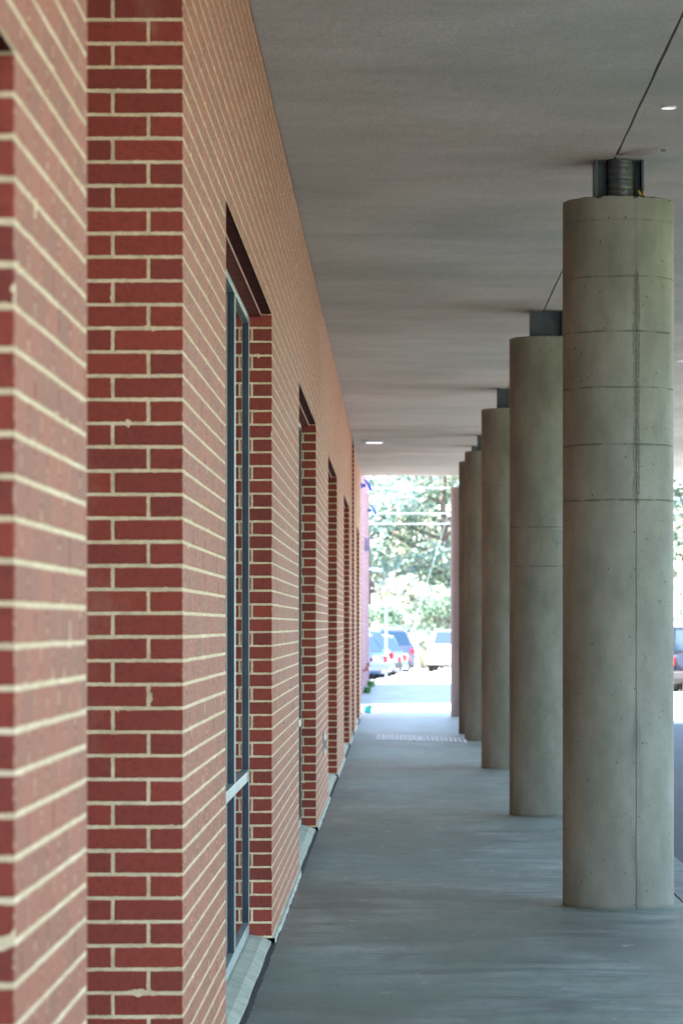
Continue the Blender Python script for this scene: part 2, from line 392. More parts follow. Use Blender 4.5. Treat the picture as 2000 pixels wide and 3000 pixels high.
m = MB(); prf = [(12.5, -.14), (14, .6), (17, 4.2), (21, 7.2), (30, 9.0), (60, 9.5)]  # unseen bank, added to block low sky and bounce green light
bys = [2+1.7*i for i in range(21)]
def bank(x, z, y):
    f = max(0, min(1, (36-y)/12, (y-2)/8)); n = .35*math.sin(y*.9+x*.6)+.25*math.sin(y*.37+x*1.7)
    return (x+n*(x > 13), y, -.14+(z+.14)*f+(n*.3 if x > 13 else 0)*f)
for a, b in zip(bys, bys[1:]):
    for (x0, z0), (x1, z1) in zip(prf, prf[1:]):
        m.face([bank(x0, z0, a), bank(x1, z1, a), bank(x1, z1, b), bank(x0, z0, b)])
tag(m.build('added_bounce_bank', M['grass'], smooth=True), kind='structure')

WX = -.607                                   # plane of the brick wall
EDGE = 1.607                                 # edge of the walk, kerb beyond
m = MB()
def slab(m, x0, x1, y0, y1, th=.2):
    a, b = zslope(y0), zslope(y1)
    P = [(x0,y0,a),(x1,y0,a),(x1,y1,b),(x0,y1,b)]; Q = [(x,y,z-th) for x,y,z in P]
    m.face(P); m.face(Q[::-1])
    for i in range(4):
        j = (i+1) % 4; m.face([Q[i], Q[j], P[j], P[i]])
jy = [-3.2, 3.4, 9.9, 18.3, 27.2, 36.1, 45.9, 58, 66.9, 75, 83, 91, 100]
for a, b in zip(jy, jy[1:]): slab(m, WX+.015 if b <= 58 else -.9, EDGE, a+.004, b-.004)
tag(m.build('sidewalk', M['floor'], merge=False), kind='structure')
m = MB()
for a, b in zip(jy, jy[1:]): slab(m, EDGE+.012, 1.875, a+.004, b-.004)
tag(m.build('kerb', M['kerb'], merge=False, bevel=.012), kind='structure')
m = MB(); slab(m, WX-.2, 1.86, -3.1, 57.9, .3)
for v in range(len(m.v)): m.v[v] = (m.v[v][0], m.v[v][1], m.v[v][2]-.03)
tag(m.build('walk_joint', M['dark_gap']), kind='structure')

# ------------------------------------------------------------------ brick building on the left
bld = tag(empty('brick_building', (WX, 0, 0)), 'long red brick building with tan mortar and tall recessed windows along the covered walk', 'building')
bld.location = (0, 0, 0)
H_HEAD = OFFZ+ROW*45; H_LOW = OFFZ+ROW*36; CEIL = 4.14; TOP = 7.5; YEND = 57.45; YBEG = -2.6
BP = [(-2.6, -39), (5.30, 0), (9.48, 21), (16.28, 55), (25.22, 99), (34.16, 143), (43.10, 187), (47.95, 211), (54.5, 243), (57.45, 258)]
def U(y):
    for (a, p), (b, q) in zip(BP, BP[1:]):
        if y <= b: return (p+(y-a)/(b-a)*(q-p))*BR
    return q*BR
OPEN = [ # y0, y1, head, kind
    (2.6, 5.30, H_LOW, 'win'), (6.54, 9.48, 99, 'recess'), (11.88, 16.28, H_HEAD, 'win'), (20.82, 25.22, H_HEAD, 'win'),
    (29.76, 34.16, H_HEAD, 'win'), (38.70, 43.10, H_HEAD, 'win'), (45.90, 47.95, 99, 'recess2'), (51.2, 54.5, H_HEAD, 'win')]
wall = MB(); BZ = .028; ZT = 4.165; REC = .0013
def wq(y0, y1, z0, z1, x=None):
    if x is None and z0 < ZT < z1: wq(y0, y1, z0, ZT); wq(y0, y1, ZT, z1); return
    mi = 1 if z1 <= ZT else 0; x = WX-REC if mi else WX
    wall.face([(x, y0, z0), (x, y1, z0), (x, y1, z1), (x, y0, z1)], [(U(y0), z0-OFFZ), (U(y1), z0-OFFZ), (U(y1), z1-OFFZ), (U(y0), z1-OFFZ)], mi)
yb = sorted(set([b[0] for b in BP]+[o[0] for o in OPEN]+[o[1] for o in OPEN]))
for a, b in zip(yb, yb[1:]):
    op = [o for o in OPEN if o[0] <= a+1e-6 and b <= o[1]+1e-6]
    if not op: wq(a, b, BZ, TOP)
    else:
        h = op[0][2] if op[0][2] < 50 else 4.30
        wq(a, b, h, TOP)
def jamb(y, x1, z1, z0=BZ, flip=False):
    # brick face across an opening; u runs from the corner inwards
    y2 = y-REC if flip else y+REC
    p = [(WX-REC, y2, z0), (x1, y2, z0), (x1, y2, z1), (WX-REC, y2, z1)]
    u0 = U(y)+BR/2+(0 if not flip else 0); w = abs(WX-x1)
    q = [(u0, z0-OFFZ), (u0+w, z0-OFFZ), (u0+w, z1-OFFZ), (u0, z1-OFFZ)]
    if flip: p = p[::-1]; q = q[::-1]
    wall.face(p, q, 1)
for y0, y1, h, k in OPEN:
    D = -.98 if k == 'win' else (-1.9 if k == 'recess' else -1.5)
    hh = h if h < 50 else 4.30
    jamb(y1, D, hh); jamb(y0, D, hh, flip=True)
    # head
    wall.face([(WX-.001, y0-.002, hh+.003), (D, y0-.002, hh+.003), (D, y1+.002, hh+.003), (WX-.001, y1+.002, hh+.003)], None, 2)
    if k != 'win':
        for a, b in ((y0, y1),):
            wall.face([(D, a, BZ), (D, b, BZ), (D, b, hh), (D, a, hh)], [(a, BZ-OFFZ), (b, BZ-OFFZ), (b, hh-OFFZ), (a, hh-OFFZ)])
def gable(y, flip, mbx, mx, x0=-13, x1=WX, top=TOP):
    p = [(x1, y, BZ-.3), (x0, y, BZ-.3), (x0, y, top), (x1, y, top)]
    q = [(0, BZ-.3-OFFZ), (x1-x0, BZ-.3-OFFZ), (x1-x0, top-OFFZ), (0, top-OFFZ)]
    mbx.face(p if not flip else p[::-1], q if not flip else q[::-1])
gable(YEND, True, wall, None); gable(YBEG, False, wall, None)
wall.face([(-13, YBEG, -.3), (-13, YEND, -.3), (-13, YEND, TOP), (-13, YBEG, TOP)], [(0, 0), (60, 0), (60, 7.5), (0, 7.5)])
# every brick of the facade as a real block standing just proud of the mortar
def Uinv(u):
    u = u/BR
    for (a, p), (b, q) in zip(BP, BP[1:]):
        if u <= q: return a+(u-p)/(q-p)*(b-a)
    return BP[-1][0]
rb = random.Random(5); BV = []; BF = []; BUV = []; BDM = []; BTN = []
JT = .0049
def block(x0, x1, y0, y1, z0, z1, tint):
    """x1 is the outer face."""
    j = lambda a=.0009: rb.uniform(-a, a)
    n = len(BV)
    P = [(x0,y0,z0),(x1,y0,z0),(x1,y1,z0),(x0,y1,z0),(x0,y0,z1),(x1,y0,z1),(x1,y1,z1),(x0,y1,z1)]
    BV.extend([(x+j(.0003), y+j(.0005), z+j()) for x, y, z in P])
    for q, w, h in (((0,1,5,4), x1-x0, z1-z0), ((1,2,6,5), y1-y0, z1-z0), ((2,3,7,6), x1-x0, z1-z0), ((4,5,6,7), x1-x0, y1-y0), ((0,3,2,1), y1-y0, x1-x0)):
        BF.append(tuple(n+i for i in q)); BUV.extend([(0, 0), (w, 0), (w, h), (0, h)]); BDM.extend([(w, h)]*4); BTN.extend([tint]*4)
for k in range(0, 61):
    z0 = OFFZ+k*ROW+JT; z1 = OFFZ+(k+1)*ROW-JT
    if k == 0: z0 -= .003
    ops = [o for o in OPEN if OFFZ+k*ROW < o[2]-.01]
    starts = [YBEG]+[o[1] for o in ops]; ends = [o[0] for o in ops]+[YEND]
    sh = 0 if k % 2 else .5
    for a, b in zip(starts, ends):
        n = math.floor(U(a)/BR-sh)-1
        while True:
            u0 = (n+sh)*BR; u1 = u0+BR; n += 1
            if u1 < U(a)+.02: continue
            if u0 > U(b)-.02: break
            y0 = a if u0 <= U(a)+.012 else Uinv(u0)+JT*.93
            y1 = b if u1 >= U(b)-.012 else Uinv(u1)-JT*.93
            if y1-y0 < .025 or y1 > YEND+.001: continue
            tint = (rb.random(), rb.random()); jx = rb.uniform(-.0004, .0004)
            dep = .04
            if y0 == a or y1 == b: dep = .0925 if k % 2 else .194
            block(WX-dep, WX+jx, y0, y1, z0, z1, tint)
    for o in ops:
        D = -.98 if o[3] == 'win' else (-1.9 if o[3] == 'recess' else -1.5)
        for yc, sg in ((o[1], 1), (o[0], -1)):
            x = WX-(.0925 if k % 2 else .194)-2*JT
            while x > D+.03:
                xe = max(D, x-.194)
                ya, ybb = (yc+rb.uniform(-.0005, .0005), yc+.04) if sg > 0 else (yc-.04, yc+rb.uniform(-.0005, .0005))
                block(xe, x, ya, ybb, z0, z1, (rb.random(), rb.random())); x = xe-2*JT
me = bpy.data.meshes.new('brickwork'); me.from_pydata(BV, [], BF)
for nm, dat in (('UVMap', BUV), ('dim', BDM), ('tint', BTN)):
    L_ = me.uv_layers.new(name=nm); L_.data.foreach_set('uv', [c for p in dat for c in p])
me.materials.append(M['one_brick']); me.update()
bo = bpy.data.objects.new('brickwork', me); COL.objects.link(bo); bo.parent = bld
wall.build('wall', [M['brick'], M['mortar'], M['soffit_red']], bld, merge=False)
m = MB(); m.box((-13.1, YBEG-.1, TOP), (WX+.06, YEND+.1, TOP+.2)); m.build('roof', M['ledge'], bld)

# windows
FX, GX = -.718, -.735
def window(y0, y1, head, nb=3, zr=(.805, .855)):
    zb = .048
    f = MB()
    f.box((FX-.05-.045, y0+.002, zb), (FX, y1-.002, zb+.055))                 # bottom rail
    f.box((FX-.095, y0+.002, head-.045), (FX, y1-.002, head-.004))        # head
    f.box((FX-.095, y0+.002, zb+.055), (FX, y0+.045, head-.045))
    f.box((FX-.095, y1-.045, zb+.055), (FX, y1-.012, head-.045))
    w = f.build('window', M['alu'], bld, bevel=.002)
    w['label'] = 'tall recessed window with pale aluminium frame'
    s = MB(); s.box((FX-.095, y1-.0115, zb+.01), (FX+.001, y1-.001, head-.01)); s.build('side_trim', M['alu'], w)
    pit = (y1-y0)/nb
    for i in range(1, nb):
        yc = y0+pit*i; q = MB(); q.box((FX-.095, yc-.024, zb+.057), (FX-.002, yc+.02, head-.047)); 
        o = q.build('mullion', M['alu_shaded'], w)
        q = MB(); q.box((FX-.0015, yc-.024, zb+.057), (FX+.0025, yc+.03, head-.047)); q.build('mullion_cover', M['alu'], w)
    q = MB(); q.box((FX-.08, y1-.0475, zb+.058), (FX-.0015, y1-.0455, head-.047)); q.build('shaded_return', M['alu_shaded'], w)  # thin dark sheet painting shade onto the far frame's return face
    q = MB(); q.box((FX-.08, y0+.047, zr[0]), (FX+.004, y1-.047, zr[1])); q.build('rail', M['alu'], w, bevel=.003)
    for i in range(nb):
        a = y0+pit*i+.02; b = y0+pit*(i+1)-.02
        for z0, z1 in ((zb+.05, zr[0]+.005), (zr[1]-.005, head-.04)):
            q = MB(); q.box((GX-.006, a, z0), (GX, b, z1)); q.build('pane', M['glass'], w)
    # steel lintel under the brick head
    q = MB(); q.box((FX-.1, y0+.001, head-.0125), (-.662, y1-.001, head-.0015)); l = q.build('lintel', M['lintel'], bld)
    q = MB(); q.box((-.662, y0+.001, head-.014), (-.6585, y1-.001, head-.001)); q.build('lintel_edge', M['lintel_edge'], l)
    # concrete ledge
    q = MB(); n = 40; prof = lambda e: [(FX-.1, .046), (FX+.012, .046), (-.652+e*.4, .034), (-.612+e, .012), (-.606+e, -.12), (FX-.1, -.12)]
    rows = []
    for i in range(n+1):
        y = y0+.001+(y1-y0-.002)*i/n; e = random.uniform(-.001, .001)+.002*math.sin(i*.5)
        rows.append([(x, y, z) for x, z in prof(e)])
    for a, b in zip(rows, rows[1:]):
        for i in range(6):
            j = (i+1) % 6; q.face([a[i], b[i], b[j], a[j]])
    q.face(rows[0][::-1]); q.face(rows[-1])
    q.build('window_ledge', M['ledge'], bld)
for y0, y1, h, k in OPEN:
    if k == 'win': window(y0, y1, h, 3 if y1-y0 > 4 else 2)
# entrance door in the near recess, plain steel door in the far one
for (y0, y1, x) in ((7.1, 9.0, -1.86), (46.35, 47.45, -1.47)):
    d = MB()
    d.box((x-.03, y0, .03), (x+.05, y0+.06, 2.2)); d.box((x-.03, y1-.06, .03), (x+.05, y1, 2.2)); d.box((x-.03, y0+.06, 2.14), (x+.05, y1-.06, 2.2))
    if y1-y0 > 1.5: ym = (y0+y1)/2; d.box((x-.03, ym-.05, .03), (x+.045, ym+.05, 2.139))
    dd = d.build('door', M['alu'], bld, bevel=.004)
    q = MB(); q.box((x-.01, y0+.062, .04), (x+.012, y1-.062, 2.135)); q.build('door_pane', M['glass'], dd)
    q = MB(); q.tube((x+.1, y1-.2, .95), (x+.1, y1-.2, 1.3), .012); q.tube((x+.1, y1-.2, .97), (x, y1-.2, .97), .01); q.tube((x+.1, y1-.2, 1.28), (x, y1-.2, 1.28), .01)
    q.build('handle', M['steel'], dd)
    q = MB(); q.box((-1.86 if x < -1.6 else -1.46, y0-.5, -.2), (WX+.04, y1+.45, .018)); q.build('threshold', M['ledge'], bld)
# pale mortar toe and ragged dark joint along the foot of the piers
def ragged(name, x0, x1, z, y0, y1, mat, amp, step=.05, th=.02):
    q = MB(); n = max(2, int((y1-y0)/step)); pr = None
    for i in range(n+1):
        y = y0+(y1-y0)*i/n; e = random.uniform(-amp, amp)
        r = [(x0, y, z), (x1+e, y, z-.004), (x1+e+.002, y, z-th-.02)]
        if pr: q.face([pr[0], pr[1], r[1], r[0]]); q.face([pr[1], pr[2], r[2], r[1]])
        pr = r
    return q.build(name, mat, bld)
edges = [YBEG]+[e for o in OPEN for e in o[:2]]+[YEND]
for i in range(0, len(edges), 2):
    ragged('mortar_toe', WX-.02, WX+.016, .031, edges[i], edges[i+1]-.002, M['caulk'], .005)
ragged('joint_filler', WX+.0, WX+.021, .004, YBEG, YEND, M['dark_gap'], .005, .03)
# grey box cover on the pier after the second window, with two outlets
q = MB(); q.box((WX, 27.62, .48), (WX+.012, 28.15, .66)); cv = q.build('outlet_cover', M['plate'], bld, bevel=.004)
for ya_ in (27.7, 27.95):
    q = MB(); q.box((WX+.012, ya_, .53), (WX+.02, ya_+.1, .6)); q.build('socket', M['steel'], cv)

# ------------------------------------------------------------------ canopy over the walk
can = tag(empty('canopy', (0, 0, 0)), 'wide grey stucco ceiling slab over the walk, split by one long dark joint', 'canopy')
CX1 = 5.3; JX = 1.208
def soffit(x0, x1, nx, seed):
    rnd = random.Random(seed); q = MB()
    ys = [YBEG+(YEND-YBEG)*i/240 for i in range(241)]; xs = [x0+(x1-x0)*i/nx for i in range(nx+1)]
    h = {}
    for i, y in enumerate(ys):
        for j, x in enumerate(xs):
            e = .0035*math.sin(y*1.3+x*2)*math.cos(x*3.1-y*.7) if 0 < j < nx else 0
            h[i, j] = (x + (rnd.uniform(-.0022, .0022) if (j in (0, nx) and abs(x-JX) < .05) else 0), y, CEIL+e)
    for i in range(240):
        for j in range(nx): q.face([h[i, j], h[i+1, j], h[i+1, j+1], h[i, j+1]])
        q.face([h[i, 0], (x0, ys[i], CEIL+.1), (x0, ys[i+1], CEIL+.1), h[i+1, 0]])
        q.face([h[i, nx], h[i+1, nx], (x1, ys[i+1], CEIL+.1), (x1, ys[i], CEIL+.1)])
    for y in (YBEG, YEND):
        q.face([(x0, y, CEIL), (x1, y, CEIL), (x1, y, CEIL+.1), (x0, y, CEIL+.1)])
    return q.build('soffit', M['stucco'], can)
soffit(WX+.002, JX-.006, 8, 1); soffit(JX+.006, CX1, 16, 2)
q = MB(); q.box((WX+.002, YBEG, CEIL+.06), (CX1, YEND, CEIL+.5)); q.build('slab', M['dark_gap'], can)
q = MB(); q.box((CX1, YBEG-.02, CEIL-.02), (CX1+.04, YEND+.02, CEIL+.56)); q.build('fascia', M['stucco'], can)
q = MB(); q.box((WX+.06, YEND, CEIL), (CX1, YEND+.03, CEIL+.56)); q.build('fascia', M['stucco'], can)
# torn lip of plaster hanging by the first column
q = MB(); n = 26
top = []; lip = []
for i in range(n+1):
    s = i/n; x = 1.185+.33*s; w = max(0, math.sin(math.pi*s))
    e = random.uniform(-.002, .002)*math.sin(math.pi*s)
    top.append((x, 18.36-.26*s, CEIL+.002)); lip.append((x+.01, 18.22-.30*s+e, CEIL-.026*w+e*.4))
top2 = [(x, y-.22*(math.sin(math.pi*i/n)), CEIL+.001) for i, (x, y, z) in enumerate(top)]
for i in range(n-5):
    q.face([top[i], top[i+1], lip[i+1], lip[i]]); q.face([lip[i], lip[i+1], top2[i+1], top2[i]])
q.build('plaster_patch', M['stucco'], can, smooth=True)

# recessed lights
t = NT('lamp diffuser'); t.out((.85, .85, .88), .4); t.b.inputs['Emission Color'].default_value = (1, .97, 1, 1); t.b.inputs['Emission Strength'].default_value = .06
M['lamp'] = t.m
def downlight(x, y, r, label):
    e = tag(empty('ceiling_light', (x, y, CEIL)), label, 'ceiling light', 'recessed lights in the ceiling')
    q = MB(); n = 24
    a = [(math.cos(2*math.pi*i/n)*r, math.sin(2*math.pi*i/n)*r*1.25) for i in range(n)]
    for i in range(n):
        j = (i+1) % n; k = .82
        q.face([(a[i][0], a[i][1], -.001), (a[j][0], a[j][1], -.001), (a[j][0]*k, a[j][1]*k, -.008), (a[i][0]*k, a[i][1]*k, -.008)])
    q.build('trim_ring', M['white_paint'], e)
    q = MB(); q.face([(x*.83, y*.83, -.0075) for x, y in a][::-1]); q.build('diffuser', M['lamp'], e)
downlight(1.353, 16.55, .042, 'small white recessed light in the ceiling before the nearest column')
downlight(1.40, 27.75, .042, 'small white recessed light beside the steel post of the second column')
downlight(2.76, 32.4, .038, 'small white recessed light showing past the right edge of the nearest column')
e = tag(empty('ceiling_light', (-.31, 46.7, CEIL)), 'flat rectangular white light in the far ceiling close to the brick wall', 'ceiling light', 'recessed lights in the ceiling')
q = MB(); q.box((-.13, -.26, -.018), (.13, .26, -.002)); q.build('trim_ring', M['white_paint'], e, bevel=.004)
q = MB(); q.box((-.11, -.23, -.0195), (.11, .23, -.0182)); q.build('diffuser', M['lamp'], e)

# ------------------------------------------------------------------ round concrete columns
CT = 3.918
def column(x, y, r, label, mat, pipe=False, seed=0):
    rnd = random.Random(seed)
    e = tag(empty('concrete_column', (x, y, 0)), label, 'column', 'round concrete columns along the walk')
    q = MB(); n = 96; hs = [-.02, 0, .004]+[.12*i for i in range(1, 32)]+[3.8, 3.86, CT-.014, CT-.004, CT]
    rim = [rnd.uniform(-.004, .002)+(-.012 if rnd.random() < .05 else 0) for _ in range(n)]
    def P(i, k):
        a = 2*math.pi*i/n; z = hs[k]; rr = r
        if k == 0: rr = r
        if k == len(hs)-2: z += rim[i % n]*.7; rr = r-.001
        if k == len(hs)-1: z += rim[i % n]; rr = r-.012
        if k < 3: rr = r+.002*math.sin(i*.9)
        return (math.sin(a)*rr, -math.cos(a)*rr, z)
    for k in range(len(hs)-1):
        for i in range(-n//2, n//2):
            p = [P(i, k), P(i+1, k), P(i+1, k+1), P(i, k+1)]
            ua, ub = 2*math.pi*i/n*r, 2*math.pi*(i+1)/n*r
            q.face(p, [(ua, p[0][2]), (ub, p[1][2]), (ub, p[2][2]), (ua, p[3][2])])
    k = len(hs)-1
    q.face([P(i, k) for i in range(n)], [(0, 0)]*n)
    q.build('shaft', mat, e, smooth=True)
    w, d, th = .1355, .125, .014
    s = MB()
    s.box((-w, -d, CT-.03), (-w+th, d, CEIL+.03)); s.box((w-th, -d, CT-.03), (w, d, CEIL+.03)); s.box((-w+th, -.006, CT-.03), (w-th, .006, CEIL+.03))
    s.build('steel_post', M['steel'], e, bevel=.002)
    if pipe:
        s = MB(); s.tube((.008, -.085, CT-.03), (.008, -.085, CEIL+.02), .079, .079, 32)
        s.build('wrapped_pipe', M['pipe'], e, smooth=True)
    return e
J1 = [(3.787, .35), (3.476, .6), (3.174, 1), (2.867, .9), (2.553, 1), (2.248, 1)]
mats = [
 concrete_column_material('column concrete one', J1, .079, (2.2, 3.5)),
 concrete_column_material('column concrete two', [(2.36, .9), (2.04, .8), (3.4, .15)], -.38, (2.2, 2.4), patch=(.12, 2.30, .075)),
 concrete_column_material('column concrete three', [(3.45, .4), (3.08, .5), (2.78, .35), (2.46, .5)], .30, (2.2, 2.3)),
 concrete_column_material('column concrete four', [(2.36, .6), (2.04, .6)], .19, (2.2, 2.3)),
 concrete_column_material('column concrete daylit', [(2.6, .5), (1.9, .5)], .05, (2.2, 2.3), daylight_tint=(.42, .36, .37)),  # paler, pinker mix that paints in daylight at the open end
]
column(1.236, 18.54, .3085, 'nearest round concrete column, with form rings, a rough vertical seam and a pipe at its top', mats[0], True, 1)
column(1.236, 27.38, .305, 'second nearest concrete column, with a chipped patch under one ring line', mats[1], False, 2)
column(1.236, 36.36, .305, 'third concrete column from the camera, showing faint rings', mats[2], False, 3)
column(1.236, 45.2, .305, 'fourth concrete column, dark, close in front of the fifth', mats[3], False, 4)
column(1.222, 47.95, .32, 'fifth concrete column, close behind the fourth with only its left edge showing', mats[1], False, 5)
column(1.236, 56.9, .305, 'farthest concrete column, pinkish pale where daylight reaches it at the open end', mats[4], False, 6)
q = MB()
for i in range(9):
    c = Vector((random.uniform(-.012, .012), random.uniform(-.012, .012), .005+.005*i)); rr = .011-.0006*i
    q.tube(c-Vector((0, 0, rr)), c+Vector((random.uniform(-.006, .006), 0, rr)), rr*.7, rr, 7)
f = q.build('foam_lump', M['foam'], loc=(1.352, 18.54-.16, CT-.003)); tag(f, 'small lump of yellow foam on top of the nearest column beside the pipe', 'foam lump')

# ribbed pale joint strip across the far walk
dr = tag(empty('drain_cover', (.33, 45.85, 0)), 'row of pale slats set across the walk near the far columns', 'drain cover')
for i in range(20):
    x = -.60+i*.0615; q = MB(); dy = -i*.045
    q.box((x, -.9+dy, .001), (x+.046, 1.5-i*.05+dy, .014)); q.build('slat', M['white_paint'], dr, bevel=.003)
q = MB()
q.face([(-.64, -.95, .003), (.63, -1.85, .003), (.63, -.3, .003), (-.64, 1.6, .003)]); q.build('frame', M['steel'], dr)

# teal carton at the end of the wall
te = tag(empty('teal_carton', (-.52, 59.3, zslope(59.3)), R(35)), 'small bright teal carton standing tilted at the end of the brick wall', 'carton')
m_te = plain('teal card', (.0, .50, .42), .5, var=.03)
q = MB(); q.box((-.055, -.04, 0), (.055, .04, .105)); b = q.build('box', m_te, te, bevel=.004); b.rotation_euler = (0, R(17), 0); b.location = (0, 0, .012)
q = MB(); q.face([(-.055, -.04, .106), (.055, -.04, .106), (.075, -.085, .12), (-.055, -.08, .13)]); q.face([(-.055, .04, .106), (.055, .04, .106), (.06, .085, .11), (-.06, .08, .12)])
fl = q.build('flap', m_te, te); fl.rotation_euler = (0, R(17), 0); fl.location = (0, 0, .012)

# ------------------------------------------------------------------ second brick building beyond, with its fittings
X2, Y20, Y21, T2 = -.80, 67.0, 98.5, 6.2
b2 = tag(empty('brick_building', (0, 0, 0)), 'separate pinkish brick building in shade beyond the end of the walk, with blue wall lamps', 'building')
w2 = MB()
def w2q(x0, y0, x1, y1, z0, z1, u0=0):
    L = math.hypot(x1-x0, y1-y0)
    w2.face([(x0, y0, z0), (x1, y1, z0), (x1, y1, z1), (x0, y0, z1)], [(u0, z0), (u0+L, z0), (u0+L, z1), (u0, z1)])
pil = [(Y20, 69.0), (74.0, 75.0), (80.0, 81.0), (86.0, 87.0), (92, 93), (97.5, Y21)]
yy = Y20
for a, b in pil:
    if a > yy: w2q(X2-.035, yy, X2-.035, a, -.5, 5.4, yy)
    if a > Y20: w2q(X2-.035, a, X2, a, -.5, 5.4, 0)
    w2q(X2, a, X2, b, -.5, 5.4, a); w2q(X2, b, X2-.035, b, -.5, 5.4, 0)
    yy = b
w2q(X2, Y20, X2, Y21, 5.4, T2); w2q(-13, Y20, X2, Y20, -.5, T2); w2q(X2, Y21, -13, Y21, -.5, T2); w2q(-13, Y21, -13, Y20, -.5, T2)
w2.face([(X2-.035, Y20, 5.4), (X2, Y20, 5.4), (X2, Y21, 5.4), (X2-.035, Y21, 5.4)])
w2.build('wall', M['brick2'], b2, merge=False)
q = MB(); q.box((-13.1, Y20-.1, T2), (X2+.08, Y21+.1, T2+.15)); q.build('roof', M['ledge'], b2)
M['lampblue'] = plain('deep blue enamel', (.012, .035, .30), .35, .1, var=.1)
def wall_lamp(y, z, label):
    e = tag(empty('wall_lamp', (X2, y, z)), label, 'wall lamp', 'blue lamps on the far brick building')
    q = MB(); q.box((0, -.07, -.06), (.03, .07, .06)); q.build('mounting_plate', M['lampblue'], e, bevel=.004)
    q = MB(); q.tube((.03, 0, .02), (.115, 0, .02), .024); q.tube((.03, 0, -.03), (.115, 0, .0), .018); q.build('arm', M['lampblue'], e)
    # curved shade: shell sweeping from the top of the arm outwards and down
    q = MB(); pr = None; n = 10
    for i in range(n+1):
        s = i/n; x = .05+.15*s**.75; z1 = .13-.25*s**1.25; th = .035+.035*math.sin(math.pi*s*.5+.4)
        nx, nz = .86, .5
        row = [(x, -.09, z1), (x, .09, z1), (x+nx*th, .09, z1+nz*th*.5), (x+nx*th, -.09, z1+nz*th*.5)]
        if pr:
            for a in range(4): b = (a+1) % 4; q.face([pr[a], row[a], row[b], pr[b]])
        else: q.face(row)
        pr = row
    q.face(pr[::-1]); q.build('shade', M['lampblue'], e, bevel=.006)
    q = MB(); q.box((.17, -.07, -.138), (.255, .07, -.122)); q.build('lens', M['white_paint'], e)
wall_lamp(75.3, EYE+3.16, 'upper left deep blue lamp, the nearer one on the far brick building')
wall_lamp(93.2, EYE+3.22, 'lower deep blue lamp, the farther one on the far brick building')
mv = plain('mauve metal box', (.20, .14, .21), .6, var=.08)
e = tag(empty('wall_box', (X2, 83.0, 0)), 'grey purple box with four dark dots standing out from the far brick wall', 'wall box')
q = MB(); q.box((0, -.09, 3.40), (.155, .09, 3.74)); q.build('case', mv, e, bevel=.012)
for dx in (.04, .1):
    for dz in (3.46, 3.53):
        q = MB(); q.tube((dx, -.09, dz), (dx, -.095, dz), .013, n=12); q.build('opening', M['interior'], e)
e = tag(empty('wall_tap', (X2, 80, 0)), 'dark pipe fitting low on the far brick wall above the grass', 'pipe fitting')
q = MB(); q.path([(0, -.3, .48), (.05, -.3, .47), (.10, 1.5, .56), (.12, 3.5, .62), (.17, 4.2, .66)], .018); q.build('pipe', M['lintel'], e)
for x, y, z in ((.08, .4, .5), (.11, 2.0, .58), (.17, 4.2, .69)):
    q = MB(); q.tube((x, y, z-.045), (x, y, z+.045), .03, .036, 10); q.tube((x, y, z), (x+.05, y, z-.03), .02, .016, 8); q.build('valve', M['lintel'], e)

# tufts of weeds at the foot of that wall
leafm = plain('weed leaf', (.10, .30, .08), .7, var=.3, scale=30)
def weeds(x, y, s, label):
    q = MB()
    for i in range(70):
        a = random.uniform(0, 6.28); r = random.uniform(0, .10)*s; l = random.uniform(.10, .26)*s; w = random.uniform(.008, .016)
        b = Vector((math.cos(a)*r, math.sin(a)*r*2, 0)); d = Vector((math.cos(a)*.5, math.sin(a)*.5, 1)).normalized()
        sd = Vector((-math.sin(a), math.cos(a), 0))*w
        mid = b+d*l*.6+Vector((0, 0, .02)); tip = b+d*l+Vector((math.cos(a), math.sin(a), -.3))*l*.25
        q.face([b-sd, b+sd, mid+sd, mid-sd]); q.face([mid-sd, mid+sd, tip])
    o = q.build('weed_clump', leafm, loc=(x, y, zslope(y))); tag(o, label, 'weeds', 'weeds along the far wall')
weeds(X2+.09, 81.5, 1.0, 'near clump of green weeds at the foot of the far brick wall')
weeds(X2+.10, 92.5, 1.05, 'farther clump of green weeds, at the far corner of the pink brick wall')

# ------------------------------------------------------------------ vehicles
def paint(name, c, rough=.25, metal=.4):
    t = NT(name); n = t.noise(t.obj(), 3, 2)
    t.out(c, rough, metal); t.b.inputs['Coat Weight'].default_value = .6; t.b.inputs['Coat Roughness'].default_value = .06
    return t.m
P_blue = paint('blue car paint', (.02, .06, .17)); P_silver = paint('silver car paint', (.055, .08, .13)); P_white = paint('white car paint', (.42, .43, .45), .3, 0); P_pale = paint('pale blue car paint', (.10, .14, .21))
P_grey = paint('grey blue car paint', (.05, .06, .12)); P_dark = paint('dark car paint', (.010, .011, .022)); P_red = paint('red car paint', (.45, .03, .03), .3, 0)
M['tyre'] = plain('tyre rubber', (.02, .02, .022), .85); M['rim'] = plain('alloy rim', (.5, .52, .55), .3, .8)
M['tail'] = plain('red tail lamp', (.30, .006, .01), .3); M['carglass'] = NT('car glass').out((.006, .02, .04), .05, 0, None, 1.0)
M['trim'] = plain('black plastic trim', (.03, .03, .035), .6); M['headlamp'] = plain('clear head lamp', (.7, .72, .75), .1)
